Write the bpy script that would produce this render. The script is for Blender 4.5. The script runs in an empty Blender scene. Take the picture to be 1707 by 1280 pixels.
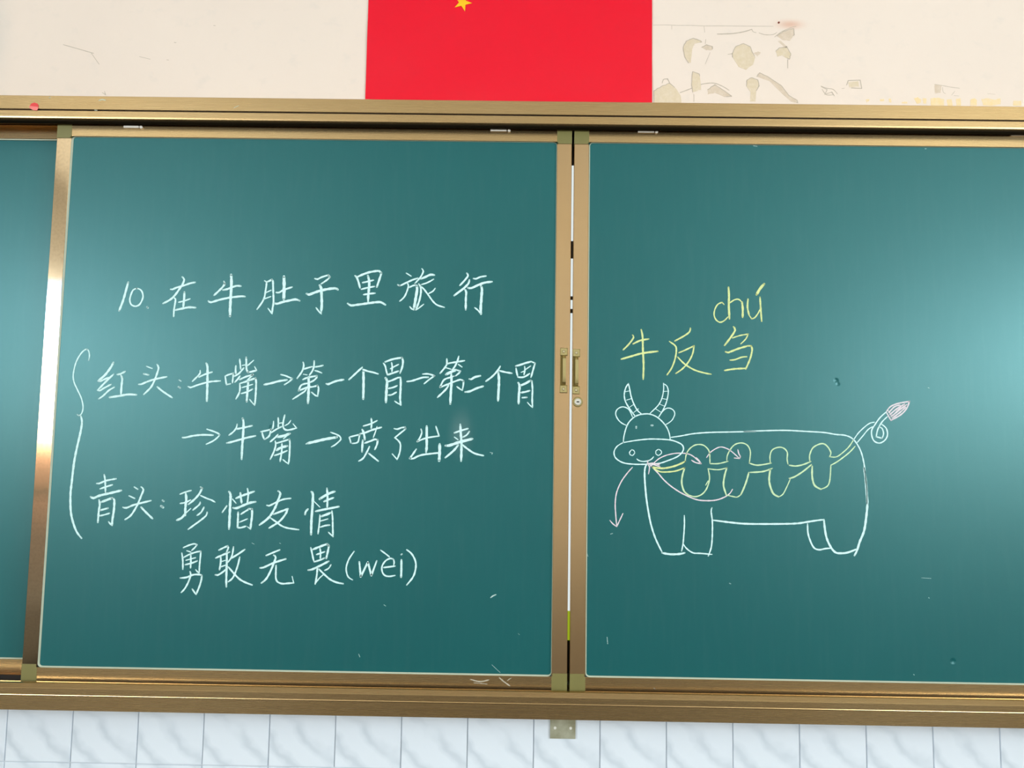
import bpy, math, random
from mathutils import Matrix, Vector
import numpy as np
random.seed(7)
scene = bpy.context.scene
COL = scene.collection

# ------------------------------------------------------------------ camera
F, CX, CY, D, CZ = 1290.0, 853.5, 640.0, 1.73, 1.5
YAW, PITCH, ROLL = 0.00910764, 0.08384372, -0.01535359
def rot(a, b, c):
    ry = np.array([[math.cos(a), -math.sin(a), 0], [math.sin(a), math.cos(a), 0], [0, 0, 1]])
    rx = np.array([[1, 0, 0], [0, math.cos(b), -math.sin(b)], [0, math.sin(b), math.cos(b)]])
    rr = np.array([[math.cos(c), 0, math.sin(c)], [0, 1, 0], [-math.sin(c), 0, math.cos(c)]])
    return ry @ rx @ rr
RM = rot(YAW, PITCH, ROLL)
def P(px, py, Y):
    """where the sight line of a photo pixel meets the vertical plane y = Y"""
    d = RM @ np.array([(px - CX) / F, 1.0, -(py - CY) / F])
    t = (Y + D) / d[1]
    return (float(d[0] * t), Y, float(d[2] * t) + CZ)
cam = bpy.data.cameras.new('camera'); co = bpy.data.objects.new('camera', cam); COL.objects.link(co)
cam.sensor_width = 36; cam.lens = 36 * F / 1707; cam.clip_start = 0.02
M = Matrix(((RM[0][0], RM[0][2], -RM[0][1]), (RM[1][0], RM[1][2], -RM[1][1]), (RM[2][0], RM[2][2], -RM[2][1]))).to_4x4()
M.translation = Vector((0, -D, CZ)); co.matrix_world = M
scene.camera = co

# ------------------------------------------------------------------ light
vs = scene.view_settings
vs.view_transform = 'Standard'; vs.look = 'None'; vs.gamma = 1; vs.use_curve_mapping = False
vs.exposure = -0.13
w = bpy.data.worlds.new('world'); scene.world = w; w.use_nodes = True
w.node_tree.nodes['Background'].inputs[0].default_value = (0.75, 0.87, 1, 1)
w.node_tree.nodes['Background'].inputs[1].default_value = 1.0
XL, XR, YB, ZC = -3.3, 3.5, -7.2, 3.3          # room: left, right, back, ceiling
def area(name, loc, rotation, sx, sy, power, color):
    l = bpy.data.lights.new(name, 'AREA'); l.shape = 'RECTANGLE'; l.size = sx; l.size_y = sy
    l.energy = power; l.color = color
    o = bpy.data.objects.new(name, l); COL.objects.link(o); o.location = loc; o.rotation_euler = rotation
    return o
WIN_L = [(-2.75, -4.35), (-5.05, -6.65)]       # window spans along y
WIN_R = [(-2.2, -3.9), (-4.7, -6.4)]
SILL, MID, HEAD = 1.45, 1.95, 2.55
RAD_SKY, RAD_LOW = 38.0, 15.0
for side, wins in (('l', WIN_L), ('r', WIN_R)):
    for (a, b) in wins:
        x = XL - 0.08 if side == 'l' else XR + 0.08
        ry = math.radians(-90 if side == 'l' else 90)
        Ly = abs(a - b)
        A1 = Ly * (HEAD - MID); A2 = Ly * (MID - SILL)
        # power = radiance * pi * area
        area('window_skylight', (x, (a + b) / 2, (HEAD + MID) / 2), (0, ry, 0), HEAD - MID, Ly, RAD_SKY * math.pi * A1, (0.82, 0.93, 1.0) if side == 'l' else (0.84, 0.96, 1.0))
        area('window_lowlight', (x, (a + b) / 2, (SILL + MID) / 2), (0, ry, 0), MID - SILL, Ly, RAD_LOW * math.pi * A2, (1.0, 0.95, 0.86))

# ------------------------------------------------------------------ materials
MATS = {}
def mat(name, color, rough=0.5, metal=0.0, spec=0.5):
    m = bpy.data.materials.new(name); m.use_nodes = True
    b = m.node_tree.nodes['Principled BSDF']
    b.inputs['Base Color'].default_value = (*color, 1); b.inputs['Roughness'].default_value = rough
    b.inputs['Metallic'].default_value = metal; b.inputs['Specular IOR Level'].default_value = spec
    MATS[name] = m
    return m
def nodes(m):
    return m.node_tree.nodes, m.node_tree.links, m.node_tree.nodes['Principled BSDF']
def noise(m, scale, stretch=(1, 1, 1), detail=4, coord='Object', rough=0.55):
    N, L, b = nodes(m)
    tc = N.new('ShaderNodeTexCoord'); mp = N.new('ShaderNodeMapping'); mp.inputs['Scale'].default_value = stretch
    L.new(tc.outputs[coord], mp.inputs['Vector'])
    n = N.new('ShaderNodeTexNoise'); n.inputs['Scale'].default_value = scale; n.inputs['Detail'].default_value = detail
    n.inputs['Roughness'].default_value = rough
    L.new(mp.outputs['Vector'], n.inputs['Vector'])
    return n
def ramp(m, src, stops):
    N, L, b = nodes(m)
    r = N.new('ShaderNodeValToRGB'); e = r.color_ramp.elements
    while len(e) < len(stops): e.new(0.5)
    for i, (p, c) in enumerate(stops):
        e[i].position = p; e[i].color = (*c, 1) if len(c) == 3 else c
    L.new(src, r.inputs['Fac']); return r
def mix(m, fac, a, b_, blend='MIX'):
    N, L, b = nodes(m)
    x = N.new('ShaderNodeMix'); x.data_type = 'RGBA'; x.blend_type = blend
    for sock, v in ((x.inputs[0], fac), (x.inputs[6], a), (x.inputs[7], b_)):
        if hasattr(v, 'links') or hasattr(v, 'is_linked'): L.new(v, sock)
        elif isinstance(v, (int, float)): sock.default_value = v
        else: sock.default_value = (*v, 1)
    return x.outputs[2]
def mathn(m, op, a, b_=None, clamp=False):
    N, L, b = nodes(m)
    x = N.new('ShaderNodeMath'); x.operation = op; x.use_clamp = clamp
    for i, v in enumerate((a, b_)):
        if v is None: continue
        if isinstance(v, (int, float)): x.inputs[i].default_value = v
        else: L.new(v, x.inputs[i])
    return x.outputs[0]
def bump(m, h, strength=0.2, dist=0.001):
    N, L, b = nodes(m)
    x = N.new('ShaderNodeBump'); x.inputs['Strength'].default_value = strength; x.inputs['Distance'].default_value = dist
    L.new(h, x.inputs['Height']); L.new(x.outputs[0], b.inputs['Normal']); return x
def spot(m, centre, radius, sx=1.0, sz=1.0, power=1.0):
    """1 at the centre of a round stain, 0 at its rim (world x/z)"""
    N, L, b = nodes(m)
    g = N.new('ShaderNodeNewGeometry'); mp = N.new('ShaderNodeMapping'); mp.vector_type = 'POINT'
    mp.inputs['Location'].default_value = (-centre[0] * sx, 0, -centre[2] * sz); mp.inputs['Scale'].default_value = (sx, 0, sz)
    L.new(g.outputs['Position'], mp.inputs['Vector'])
    v = N.new('ShaderNodeVectorMath'); v.operation = 'LENGTH'; L.new(mp.outputs['Vector'], v.inputs[0])
    r = N.new('ShaderNodeMapRange'); r.inputs['From Min'].default_value = 0; r.inputs['From Max'].default_value = radius
    r.inputs['To Min'].default_value = 1; r.inputs['To Max'].default_value = 0
    r.interpolation_type = 'SMOOTHSTEP'
    L.new(v.outputs['Value'], r.inputs['Value'])
    return mathn(m, 'POWER', r.outputs[0], power) if power != 1 else r.outputs[0]

# brushed champagne aluminium, grain along x or along z
def alu(name, base, rough, stretch):
    m = mat(name, base, rough, 1.0)
    N, L, b = nodes(m)
    n = noise(m, 90, stretch, 2, 'Object'); n2 = noise(m, 3, (1, 1, 1), 3)
    c = ramp(m, n.outputs['Fac'], [(0.3, tuple(v * 0.98 for v in base)), (0.7, tuple(min(1, v * 1.02) for v in base))])
    warm = ramp(m, n2.outputs['Fac'], [(0.35, (1.0, 0.97, 0.92)), (0.65, (1.0, 1.0, 1.0))])
    L.new(mix(m, 1.0, c.outputs[0], warm.outputs[0], 'MULTIPLY'), b.inputs['Base Color'])
    r = N.new('ShaderNodeMapRange'); r.inputs['To Min'].default_value = rough * 0.97; r.inputs['To Max'].default_value = rough * 1.05
    L.new(n.outputs['Fac'], r.inputs['Value']); L.new(r.outputs[0], b.inputs['Roughness'])
    return m
ALU = (0.55, 0.385, 0.195)
alu('alu_x', ALU, 0.27, (0.03, 1, 8))
alu('alu_z', (0.60, 0.415, 0.23), 0.25, (8, 1, 0.03))
m = alu('alu_painted_sheen', (0.66, 0.50, 0.33), 0.11, (8, 1, 0.03))
# the left stile has room reflections painted into its colour: silvery, pale gold and copper lengths
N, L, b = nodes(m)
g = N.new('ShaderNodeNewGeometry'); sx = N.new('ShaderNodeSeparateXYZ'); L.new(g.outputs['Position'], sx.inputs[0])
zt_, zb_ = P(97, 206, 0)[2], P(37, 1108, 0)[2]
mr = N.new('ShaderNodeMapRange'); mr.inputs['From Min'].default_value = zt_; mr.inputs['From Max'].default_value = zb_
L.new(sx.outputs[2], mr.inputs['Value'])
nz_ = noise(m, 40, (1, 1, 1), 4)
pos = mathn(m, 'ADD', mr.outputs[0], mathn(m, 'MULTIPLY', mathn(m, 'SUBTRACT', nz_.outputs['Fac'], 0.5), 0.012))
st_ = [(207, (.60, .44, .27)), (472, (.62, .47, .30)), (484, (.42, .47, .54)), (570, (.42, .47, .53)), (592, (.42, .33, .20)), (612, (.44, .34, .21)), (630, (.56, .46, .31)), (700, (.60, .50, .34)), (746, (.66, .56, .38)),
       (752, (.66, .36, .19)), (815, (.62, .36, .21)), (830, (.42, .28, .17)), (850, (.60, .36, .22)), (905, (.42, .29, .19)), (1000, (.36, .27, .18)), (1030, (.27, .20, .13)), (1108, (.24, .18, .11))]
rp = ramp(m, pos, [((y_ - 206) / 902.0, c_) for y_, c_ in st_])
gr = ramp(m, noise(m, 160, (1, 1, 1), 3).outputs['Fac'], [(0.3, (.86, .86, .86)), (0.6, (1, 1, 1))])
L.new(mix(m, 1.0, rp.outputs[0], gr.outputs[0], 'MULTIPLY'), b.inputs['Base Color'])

m = mat('board_green', (0.002, 0.088, 0.092), 0.36, 0, 0.85)
N, L, b = nodes(m)
n1 = noise(m, 2.2, (1, 1, 1), 6); n2 = noise(m, 30, (2.5, 1, 0.25), 6); n3 = noise(m, 400, (1, 1, 1), 2)
c1 = ramp(m, n1.outputs['Fac'], [(0.3, (0.0003, 0.078, 0.083)), (0.75, (0.0006, 0.086, 0.090))])
c2 = mix(m, mathn(m, 'MULTIPLY', ramp(m, n2.outputs['Fac'], [(0.5, (0, 0, 0)), (0.9, (1, 1, 1))]).outputs[0], 0.022), c1.outputs[0], (0.35, 0.42, 0.42))
s1 = spot(m, P(768, 722, 0), 0.05, 1.4, 0.7)              # rubbed chalk dust behind the last character
c3 = mix(m, mathn(m, 'MULTIPLY', s1, 0.10), c2, (0.6, 0.62, 0.62))
L.new(c3, b.inputs['Base Color'])
r = N.new('ShaderNodeMapRange'); r.inputs['To Min'].default_value = 0.35; r.inputs['To Max'].default_value = 0.40
b.inputs['Specular Tint'].default_value = (0.52, 0.97, 1.0, 1)
L.new(n1.outputs['Fac'], r.inputs['Value']); L.new(r.outputs[0], b.inputs['Roughness'])
h = mathn(m, 'MULTIPLY', n3.outputs['Fac'], 0.00006)
for (px, py, rad, dep) in ((1394, 634, .007, -.0012), (1589, 1102, .008, -.0012), (1397, 640, .006, -.0008), (452, 712, .006, -.0005)):
    h = mathn(m, 'ADD', h, mathn(m, 'MULTIPLY', spot(m, P(px, py, 0.004), rad), dep))
bp = bump(m, h, 1.0, 1.0)

def plaster(name, col):
    m = mat(name, col, 0.62, 0, 0.35)
    N, L, b = nodes(m)
    a = noise(m, 1.4, (1, 1, 1), 5, 'Object'); g = noise(m, 120, (1, 1, 1), 3)
    c = ramp(m, a.outputs['Fac'], [(0.35, tuple(v * 0.965 for v in col)), (0.65, col)])
    out = c.outputs[0]
    if name == 'cream_paint':
        nc = P(1300, 38, .1)
        blot = ramp(m, noise(m, 22, (1, 1, 1.3), 5).outputs['Fac'], [(0.58, (0, 0, 0)), (0.75, (1, 1, 1))])
        out = mix(m, mathn(m, 'MULTIPLY', blot.outputs[0], 0.16), out, (0.55, 0.53, 0.50))
        rust = mathn(m, 'MULTIPLY', spot(m, (nc[0] + .025, 0, nc[2] - .004), 0.06, 1.0, 2.8, 1.6), 0.5)
        out = mix(m, rust, out, (0.62, 0.24, 0.12))
        grey = mathn(m, 'MULTIPLY', spot(m, P(-20, 60, .1), 0.11, 1.3, 0.5), 0.35)
        out = mix(m, grey, out, (0.50, 0.52, 0.50))
    if name.startswith('bare') or name == 'glue_residue':
        sp_ = ramp(m, noise(m, 90, (1, 1, 1), 6, rough=0.7).outputs['Fac'], [(0.42, (0, 0, 0)), (0.62, (1, 1, 1))])
        out = mix(m, mathn(m, 'MULTIPLY', sp_.outputs[0], 0.35), out, (0.80, 0.69, 0.60))
    L.new(out, b.inputs['Base Color'])
    bump(m, g.outputs['Fac'], 0.12, 0.001)
    return m
plaster('cream_paint', (0.82, 0.70, 0.615))
plaster('white_paint', (0.55, 0.52, 0.47))
plaster('ceiling_paint', (0.80, 0.77, 0.70))
plaster('bare_plaster', (0.70, 0.575, 0.41))
plaster('bare_plaster_grey', (0.67, 0.54, 0.42))
plaster('glue_residue', (0.86, 0.66, 0.36))
mat('grout', (0.62, 0.66, 0.70), 0.8)
mat('crack', (0.42, 0.38, 0.33), 0.9, 0, 0.1)
mat('faint_scuff', (0.52, 0.44, 0.36), 0.9, 0, 0.1)

m = mat('tile_glaze', (0.72, 0.82, 0.90), 0.12)
N, L, b = nodes(m)
tc = N.new('ShaderNodeTexCoord'); oi = N.new('ShaderNodeObjectInfo')
mp = N.new('ShaderNodeMapping'); mp.inputs['Rotation'].default_value = (0, math.radians(52), 0); mp.inputs['Scale'].default_value = (1, 1, 1)
vm = N.new('ShaderNodeVectorMath'); vm.operation = 'SCALE'; L.new(oi.outputs['Random'], vm.inputs['Scale']); vm.inputs[0].default_value = (0.0, 0.05, 0.0)
va = N.new('ShaderNodeVectorMath'); L.new(tc.outputs['Object'], va.inputs[0]); L.new(vm.outputs[0], va.inputs[1])
L.new(va.outputs[0], mp.inputs['Vector'])
wv = N.new('ShaderNodeTexWave'); wv.bands_direction = 'X'; wv.wave_profile = 'SIN'
wv.inputs['Scale'].default_value = 4.6; wv.inputs['Distortion'].default_value = 3.2; wv.inputs['Detail'].default_value = 2.5
wv.inputs['Detail Scale'].default_value = 3.0; wv.inputs['Phase Offset'].default_value = 1.3
L.new(mp.outputs[0], wv.inputs['Vector'])
vein = ramp(m, wv.outputs['Fac'], [(0.0, (1, 1, 1)), (0.12, (0.5, 0.5, 0.5)), (0.55, (0, 0, 0))])
msk = N.new('ShaderNodeTexNoise'); msk.inputs['Scale'].default_value = 9; L.new(va.outputs[0], msk.inputs['Vector'])
mk = ramp(m, msk.outputs['Fac'], [(0.36, (0.1, 0.1, 0.1)), (0.60, (1, 1, 1))])
f = mathn(m, 'MULTIPLY', mathn(m, 'MULTIPLY', vein.outputs[0], mk.outputs[0]), 0.50)
L.new(mix(m, f, (0.81, 0.87, 0.95), (0.52, 0.59, 0.67)), b.inputs['Base Color'])

def chalk(name, col, alpha_lo=0.25):
    m = mat(name, col, 0.9, 0, 0.1)
    N, L, b = nodes(m)
    n = noise(m, 900, (1, 1, 1), 2); n2 = noise(m, 110, (1, 1, 1), 3)
    a = ramp(m, n.outputs['Fac'], [(0.30, (alpha_lo,) * 3), (0.50, (1, 1, 1))])
    a2 = ramp(m, n2.outputs['Fac'], [(0.32, (0.88,) * 3), (0.5, (1, 1, 1))])
    L.new(mathn(m, 'MULTIPLY', a.outputs[0], a2.outputs[0]), b.inputs['Alpha'])
    return m
chalk('chalk_white', (0.70, 0.95, 0.95), 0.6)
chalk('chalk_yellow', (0.72, 0.80, 0.36), 0.6)
chalk('chalk_pale_yellow', (0.62, 0.80, 0.50), 0.6)
chalk('chalk_pink', (0.80, 0.70, 0.76), 0.6)
chalk('chalk_faint', (0.55, 0.72, 0.70), 0.1)
chalk('chalk_dust', (0.55, 0.50, 0.40), 0.0)

m = mat('red_sheet', (0.80, 0.002, 0.022), 0.12, 0, 0.45)
N, L, b = nodes(m)
n = noise(m, 3.0, (1, 1, 1), 2); bump(m, n.outputs['Fac'], 0.5, 0.02)
mat('yellow_print', (0.95, 0.52, 0.008), 0.3)
mat('red_paper', (0.75, 0.06, 0.06), 0.7)
mat('pink_paper', (0.85, 0.22, 0.20), 0.7)
m = mat('olive_plastic', (0.185, 0.165, 0.05), 0.5)
mat('bead', (0.52, 0.56, 0.44), 0.45)
mat('black_plastic', (0.006, 0.004, 0.005), 0.5)
mat('keyhole_black', (0.002, 0.002, 0.002), 0.9, 0, 0.0)
mat('brass', (0.50, 0.42, 0.20), 0.32, 1.0)
mat('lip_shade_black', (0.016, 0.010, 0.004), 0.9, 0, 0.1)  # shade under the top rail lip, put into the colour
mat('shade_bronze', (0.20, 0.15, 0.05), 0.4, 1.0)  # shade beside the handle grips, put into the colour
mat('brass_screw', (0.70, 0.62, 0.40), 0.2, 1.0)
mat('steel', (0.75, 0.74, 0.70), 0.3, 1.0)
m = mat('galvanised', (0.50, 0.50, 0.38), 0.5, 0.6)
n = noise(m, 30, (1, 1, 1), 4); N, L, b = nodes(m)
L.new(ramp(m, n.outputs['Fac'], [(0.35, (0.36, 0.34, 0.22)), (0.65, (0.55, 0.55, 0.42))]).outputs[0], b.inputs['Base Color'])
mat('screw_white', (0.90, 0.88, 0.80), 0.35, 0.0)
mat('pale_clip', (0.80, 0.74, 0.66), 0.3)
mat('wood_floor', (0.055, 0.042, 0.032), 0.5)
mat('wood_door', (0.45, 0.20, 0.08), 0.4)
mat('window_white', (0.7, 0.7, 0.7), 0.4)
mat('rust_metal', (0.20, 0.03, 0.015), 0.7)
def emit(name, col, s):
    m = mat(name, (0, 0, 0), 0.4); N, L, b = nodes(m)
    b.inputs['Emission Color'].default_value = (*col, 1); b.inputs['Emission Strength'].default_value = s
emit('screen_white', (0.86, 0.95, 0.95), 0.98)
emit('screen_lime', (0.42, 0.55, 0.02), 0.8)
m = mat('window_glass', (1, 1, 1), 0.02); b = m.node_tree.nodes['Principled BSDF']; b.inputs['Transmission Weight'].default_value = 1

# ------------------------------------------------------------------ mesh helpers
def link(name, verts, faces, material, parent=None, smooth=False, loc=(0, 0, 0)):
    me = bpy.data.meshes.new(name); me.from_pydata([tuple(v) for v in verts], [], faces); me.update()
    me.materials.append(MATS[material])
    if smooth:
        for p in me.polygons: p.use_smooth = True
    o = bpy.data.objects.new(name, me); COL.objects.link(o); o.location = loc
    if parent is not None: o.parent = parent
    return o
def box_vf(x0, x1, y0, y1, z0, z1, bev=0.0):
    if bev <= 0:
        v = [(x0, y0, z0), (x1, y0, z0), (x1, y1, z0), (x0, y1, z0), (x0, y0, z1), (x1, y0, z1), (x1, y1, z1), (x0, y1, z1)]
        f = [(0, 3, 2, 1), (4, 5, 6, 7), (0, 1, 5, 4), (1, 2, 6, 5), (2, 3, 7, 6), (3, 0, 4, 7)]
        return v, f
    # front (y0) face chamfered
    v = [(x0, y1, z0), (x1, y1, z0), (x1, y1, z1), (x0, y1, z1),
         (x0, y0 + bev, z0), (x1, y0 + bev, z0), (x1, y0 + bev, z1), (x0, y0 + bev, z1),
         (x0 + bev, y0, z0 + bev), (x1 - bev, y0, z0 + bev), (x1 - bev, y0, z1 - bev), (x0 + bev, y0, z1 - bev)]
    f = [(0, 3, 2, 1), (8, 9, 10, 11)]
    for i in range(4):
        j = (i + 1) % 4
        f += [(i, j, 4 + j, 4 + i), (4 + i, 4 + j, 8 + j, 8 + i)]
    return v, f
def join(parts):
    V, Fc = [], []
    for v, f in parts:
        o = len(V); V += list(v); Fc += [tuple(i + o for i in q) for q in f]
    return V, Fc
def box(name, x0, x1, y0, y1, z0, z1, material, parent=None, bev=0.0):
    return link(name, *box_vf(x0, x1, y0, y1, z0, z1, bev), material, parent)
def extrude_x(name, prof, x0, x1, material, parent=None):
    n = len(prof)
    v = [(x0, y, z) for y, z in prof] + [(x1, y, z) for y, z in prof]
    f = [(i, (i + 1) % n, n + (i + 1) % n, n + i) for i in range(n)] + [tuple(range(n)), tuple(range(2 * n - 1, n - 1, -1))]
    return link(name, v, f, material, parent)
def prism_xz(pts, y0, y1):
    """polygon in x/z given depth y0 (front) .. y1 (back)"""
    n = len(pts)
    v = [(x, y0, z) for x, z in pts] + [(x, y1, z) for x, z in pts]
    f = [tuple(range(n)), tuple(range(2 * n - 1, n - 1, -1))] + [(i, (i + 1) % n, n + (i + 1) % n, n + i) for i in range(n)]
    return v, f
def disc_vf(cx, cz, r, y0, y1, n=20, bev=0.0):
    c = [(cx + r * math.cos(2 * math.pi * i / n), cz + r * math.sin(2 * math.pi * i / n)) for i in range(n)]
    if not bev: return prism_xz(c, y0, y1)
    ci = [(cx + (r - bev) * math.cos(2 * math.pi * i / n), cz + (r - bev) * math.sin(2 * math.pi * i / n)) for i in range(n)]
    v = [(x, y1, z) for x, z in c] + [(x, y0 + bev, z) for x, z in c] + [(x, y0, z) for x, z in ci]
    f = [tuple(range(n - 1, -1, -1)), tuple(range(2 * n, 3 * n))]
    for i in range(n):
        j = (i + 1) % n
        f += [(i, j, n + j, n + i), (n + i, n + j, 2 * n + j, 2 * n + i)]
    return v, f
def thing(name, label, cat, loc=(0, 0, 0), group=None):
    o = bpy.data.objects.new(name, None); COL.objects.link(o); o.location = loc; o.empty_display_size = 0.05
    o['label'] = label; o['category'] = cat
    if group: o['group'] = group
    return o
def tag(o, label, cat=None, group=None):
    o['label'] = label
    if cat: o['category'] = cat
    if group: o['group'] = group
    return o
def struct(o):
    o['kind'] = 'structure'; return o

# ------------------------------------------------------------------ the room
WY = 0.10                                            # painted face of the front wall
TY = 0.094                                           # glazed face of the tiles
ZT = CZ - 0.7285                                     # the joint seen near the foot of the photo
wall = struct(box('wall_front', XL, XR, WY, WY + 0.2, 0, ZC, 'cream_paint'))
struct(box('floor', XL, XR, YB, WY, -0.1, 0, 'wood_floor'))
struct(box('ceiling', XL, XR, YB, WY, ZC, ZC + 0.1, 'ceiling_paint'))
struct(box('wall_back', XL, XR, YB - 0.15, YB, 0, ZC, 'white_paint'))
def side_wall(name, x0, x1, wins):
    parts = [box_vf(x0, x1, YB, WY, 0, SILL), box_vf(x0, x1, YB, WY, HEAD, ZC)]
    ys = [WY] + [v for w_ in wins for v in w_] + [YB]
    for i in range(0, len(ys), 2):
        parts.append(box_vf(x0, x1, ys[i + 1], ys[i], SILL, HEAD))
    return struct(link(name, *join(parts), 'white_paint'))
side_wall('wall_left', XL - 0.15, XL, WIN_L)
side_wall('wall_right', XR, XR + 0.15, WIN_R)
k = 1
for x, wins in ((XL - 0.05, WIN_L), (XR + 0.05, WIN_R)):
    for a, b_ in wins:
        t = 0.025; mid = (a + b_) / 2
        parts = [box_vf(x - .02, x + .02, b_, a, SILL, SILL + .05), box_vf(x - .02, x + .02, b_, a, HEAD - .05, HEAD),
                 box_vf(x - .02, x + .02, b_, b_ + .05, SILL, HEAD), box_vf(x - .02, x + .02, a - .05, a, SILL, HEAD),
                 box_vf(x - .02, x + .02, mid - t, mid + t, SILL, HEAD)]
        struct(link('window_%d' % k, *join(parts), 'window_white')); k += 1

# wainscot of wall tiles: each tile its own piece of the wall
grout = box('grout_bed', XL, XR, TY + 0.0035, WY, 0, ZT + 0.2, 'grout', wall); grout['kind'] = 'stuff'
P0 = P(12.5, 1188, TY)[0]; STEP = (P(1555, 1212, TY)[0] - P0) / 14; TH = 0.2; G = 0.0011
v, f = box_vf(-STEP / 2 + G, STEP / 2 - G, -0.0045, 0.0, -TH / 2 + G, TH / 2 - G, 0.0008)
tile0 = None
for row in range(3):
    for col in range(-7, 22):
        x = P0 + STEP * (col + 0.5); z = ZT + TH * (0.5 - row)
        if tile0 is None:
            o = link('tile', v, f, 'tile_glaze', wall); tile0 = o
        else:
            o = tile0.copy(); COL.objects.link(o); o.parent = wall
        o.location = (x, TY + 0.0045 + random.uniform(-.0003, .0003), z)
        o.rotation_euler = (random.uniform(-.003, .003), random.uniform(-.002, .002), random.uniform(-.003, .003))

# ------------------------------------------------------------------ strokes: ribbons along smoothed lines
def parse(s, cr):
    x0, y0, sc = cr
    return [(x0 + float(a.split(',')[0]) / sc, y0 + float(a.split(',')[1]) / sc) for a in s.split()]
def smooth_path(p, closed=False):
    if len(p) < 3: return p
    corner = set([0, len(p) - 1])
    for i in range(1, len(p) - 1):
        a = (p[i][0] - p[i - 1][0], p[i][1] - p[i - 1][1]); b_ = (p[i + 1][0] - p[i][0], p[i + 1][1] - p[i][1])
        na, nb = math.hypot(*a), math.hypot(*b_)
        if na < 1e-6 or nb < 1e-6: continue
        c = (a[0] * b_[0] + a[1] * b_[1]) / (na * nb)
        if c < 0.42: corner.add(i)
    cs = sorted(corner); out = []
    for s, e in zip(cs, cs[1:]):
        seg = p[s:e + 1]
        q = [seg[0]] + seg + [seg[-1]]
        for i in range(1, len(q) - 2):
            p0, p1, p2, p3 = q[i - 1], q[i], q[i + 1], q[i + 2]
            dd = math.hypot(p2[0] - p1[0], p2[1] - p1[1]); n = max(1, min(8, int(dd / 2.2)))
            if len(seg) == 2: n = 1
            for k_ in range(n):
                t = k_ / n
                out.append(tuple(0.5 * ((2 * p1[j]) + (-p0[j] + p2[j]) * t + (2 * p0[j] - 5 * p1[j] + 4 * p2[j] - p3[j]) * t * t
                                        + (-p0[j] + 3 * p1[j] - 3 * p2[j] + p3[j]) * t ** 3) for j in (0, 1)))
    out.append(p[-1]); return out
def ribbon(p, wpx, Y, lift):
    """p in photo pixels -> ribbon mesh on the plane y=Y; slightly uneven width like chalk"""
    p = smooth_path(p)
    V, Fc = [], []
    n = len(p)
    if n < 2: return V, Fc
    ph = random.uniform(0, 6.28)
    Lc = [0.0]
    for i in range(1, n): Lc.append(Lc[-1] + math.hypot(p[i][0] - p[i - 1][0], p[i][1] - p[i - 1][1]))
    T = max(Lc[-1], 1e-6)
    def wd(s):
        w_ = 0.5 * wpx * (1 + 0.09 * math.sin(s * 0.55 + ph) + 0.06 * math.sin(s * 1.7 + 2 * ph))
        e = min(s, T - s)
        return w_ * min(1.0, 0.78 + 0.22 * e / (0.12 * T + 1e-6))
    def pt(x, y):
        q = P(x, y, Y); return (q[0], Y - lift, q[2])
    for i in range(n - 1):
        (ax, ay), (bx, by) = p[i], p[i + 1]
        dx, dy = bx - ax, by - ay; l = math.hypot(dx, dy)
        if l < 1e-6: continue
        nx, ny = -dy / l, dx / l
        # shared mitre normals where the turn is gentle
        def nrm(k_):
            if 0 < k_ < n - 1:
                d1 = (p[k_][0] - p[k_ - 1][0], p[k_][1] - p[k_ - 1][1]); d2 = (p[k_ + 1][0] - p[k_][0], p[k_ + 1][1] - p[k_][1])
                l1, l2 = math.hypot(*d1), math.hypot(*d2)
                if l1 > 1e-6 and l2 > 1e-6:
                    c = (d1[0] * d2[0] + d1[1] * d2[1]) / l1 / l2
                    if c > 0.7:
                        mx, my = -(d1[1] / l1 + d2[1] / l2), d1[0] / l1 + d2[0] / l2
                        ml = math.hypot(mx, my); k2 = 1 / max(0.8, math.sqrt((1 + c) / 2))
                        return mx / ml * k2, my / ml * k2
            return nx, ny
        n1x, n1y = nrm(i); n2x, n2y = nrm(i + 1); w1, w2 = wd(Lc[i]), wd(Lc[i + 1])
        o = len(V)
        V += [pt(ax + n1x * w1, ay + n1y * w1), pt(ax - n1x * w1, ay - n1y * w1), pt(bx - n2x * w2, by - n2y * w2), pt(bx + n2x * w2, by + n2y * w2)]
        Fc.append((o, o + 1, o + 2, o + 3))
        # round joints and ends
        ends = []
        if i == 0: ends.append((ax, ay, w1))
        sharp = True
        if i < n - 2:
            d2 = (p[i + 2][0] - bx, p[i + 2][1] - by); l2 = math.hypot(*d2)
            if l2 > 1e-6 and (dx * d2[0] + dy * d2[1]) / l / l2 > 0.7: sharp = False
        if sharp: ends.append((bx, by, w2))
        for ex, ey, r_ in ends:
            o = len(V); K = 9
            V += [pt(ex + r_ * math.cos(2 * math.pi * j / K), ey + r_ * math.sin(2 * math.pi * j / K)) for j in range(K)]
            Fc.append(tuple(range(o, o + K)))
    return V, Fc
def strokes(name, cr, data, material, parent, Y, label=None, wscale=1.0):
    """data: list of 'width: x,y x,y ...' in the coordinates of a close-up (x0, y0, magnification)"""
    parts = []
    for i, s in enumerate(data):
        w_, pts = s.split(':')
        pts = parse(pts, cr)
        if len(pts) == 1: pts = [pts[0], (pts[0][0] + .3, pts[0][1])]
        parts.append(ribbon(pts, float(w_) / cr[2] * wscale, Y, 0.0002 + 0.00001 * i))
    v, f = join(parts)
    o = link(name, v, f, material, parent)
    if label: o['label'] = label
    return o
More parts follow.
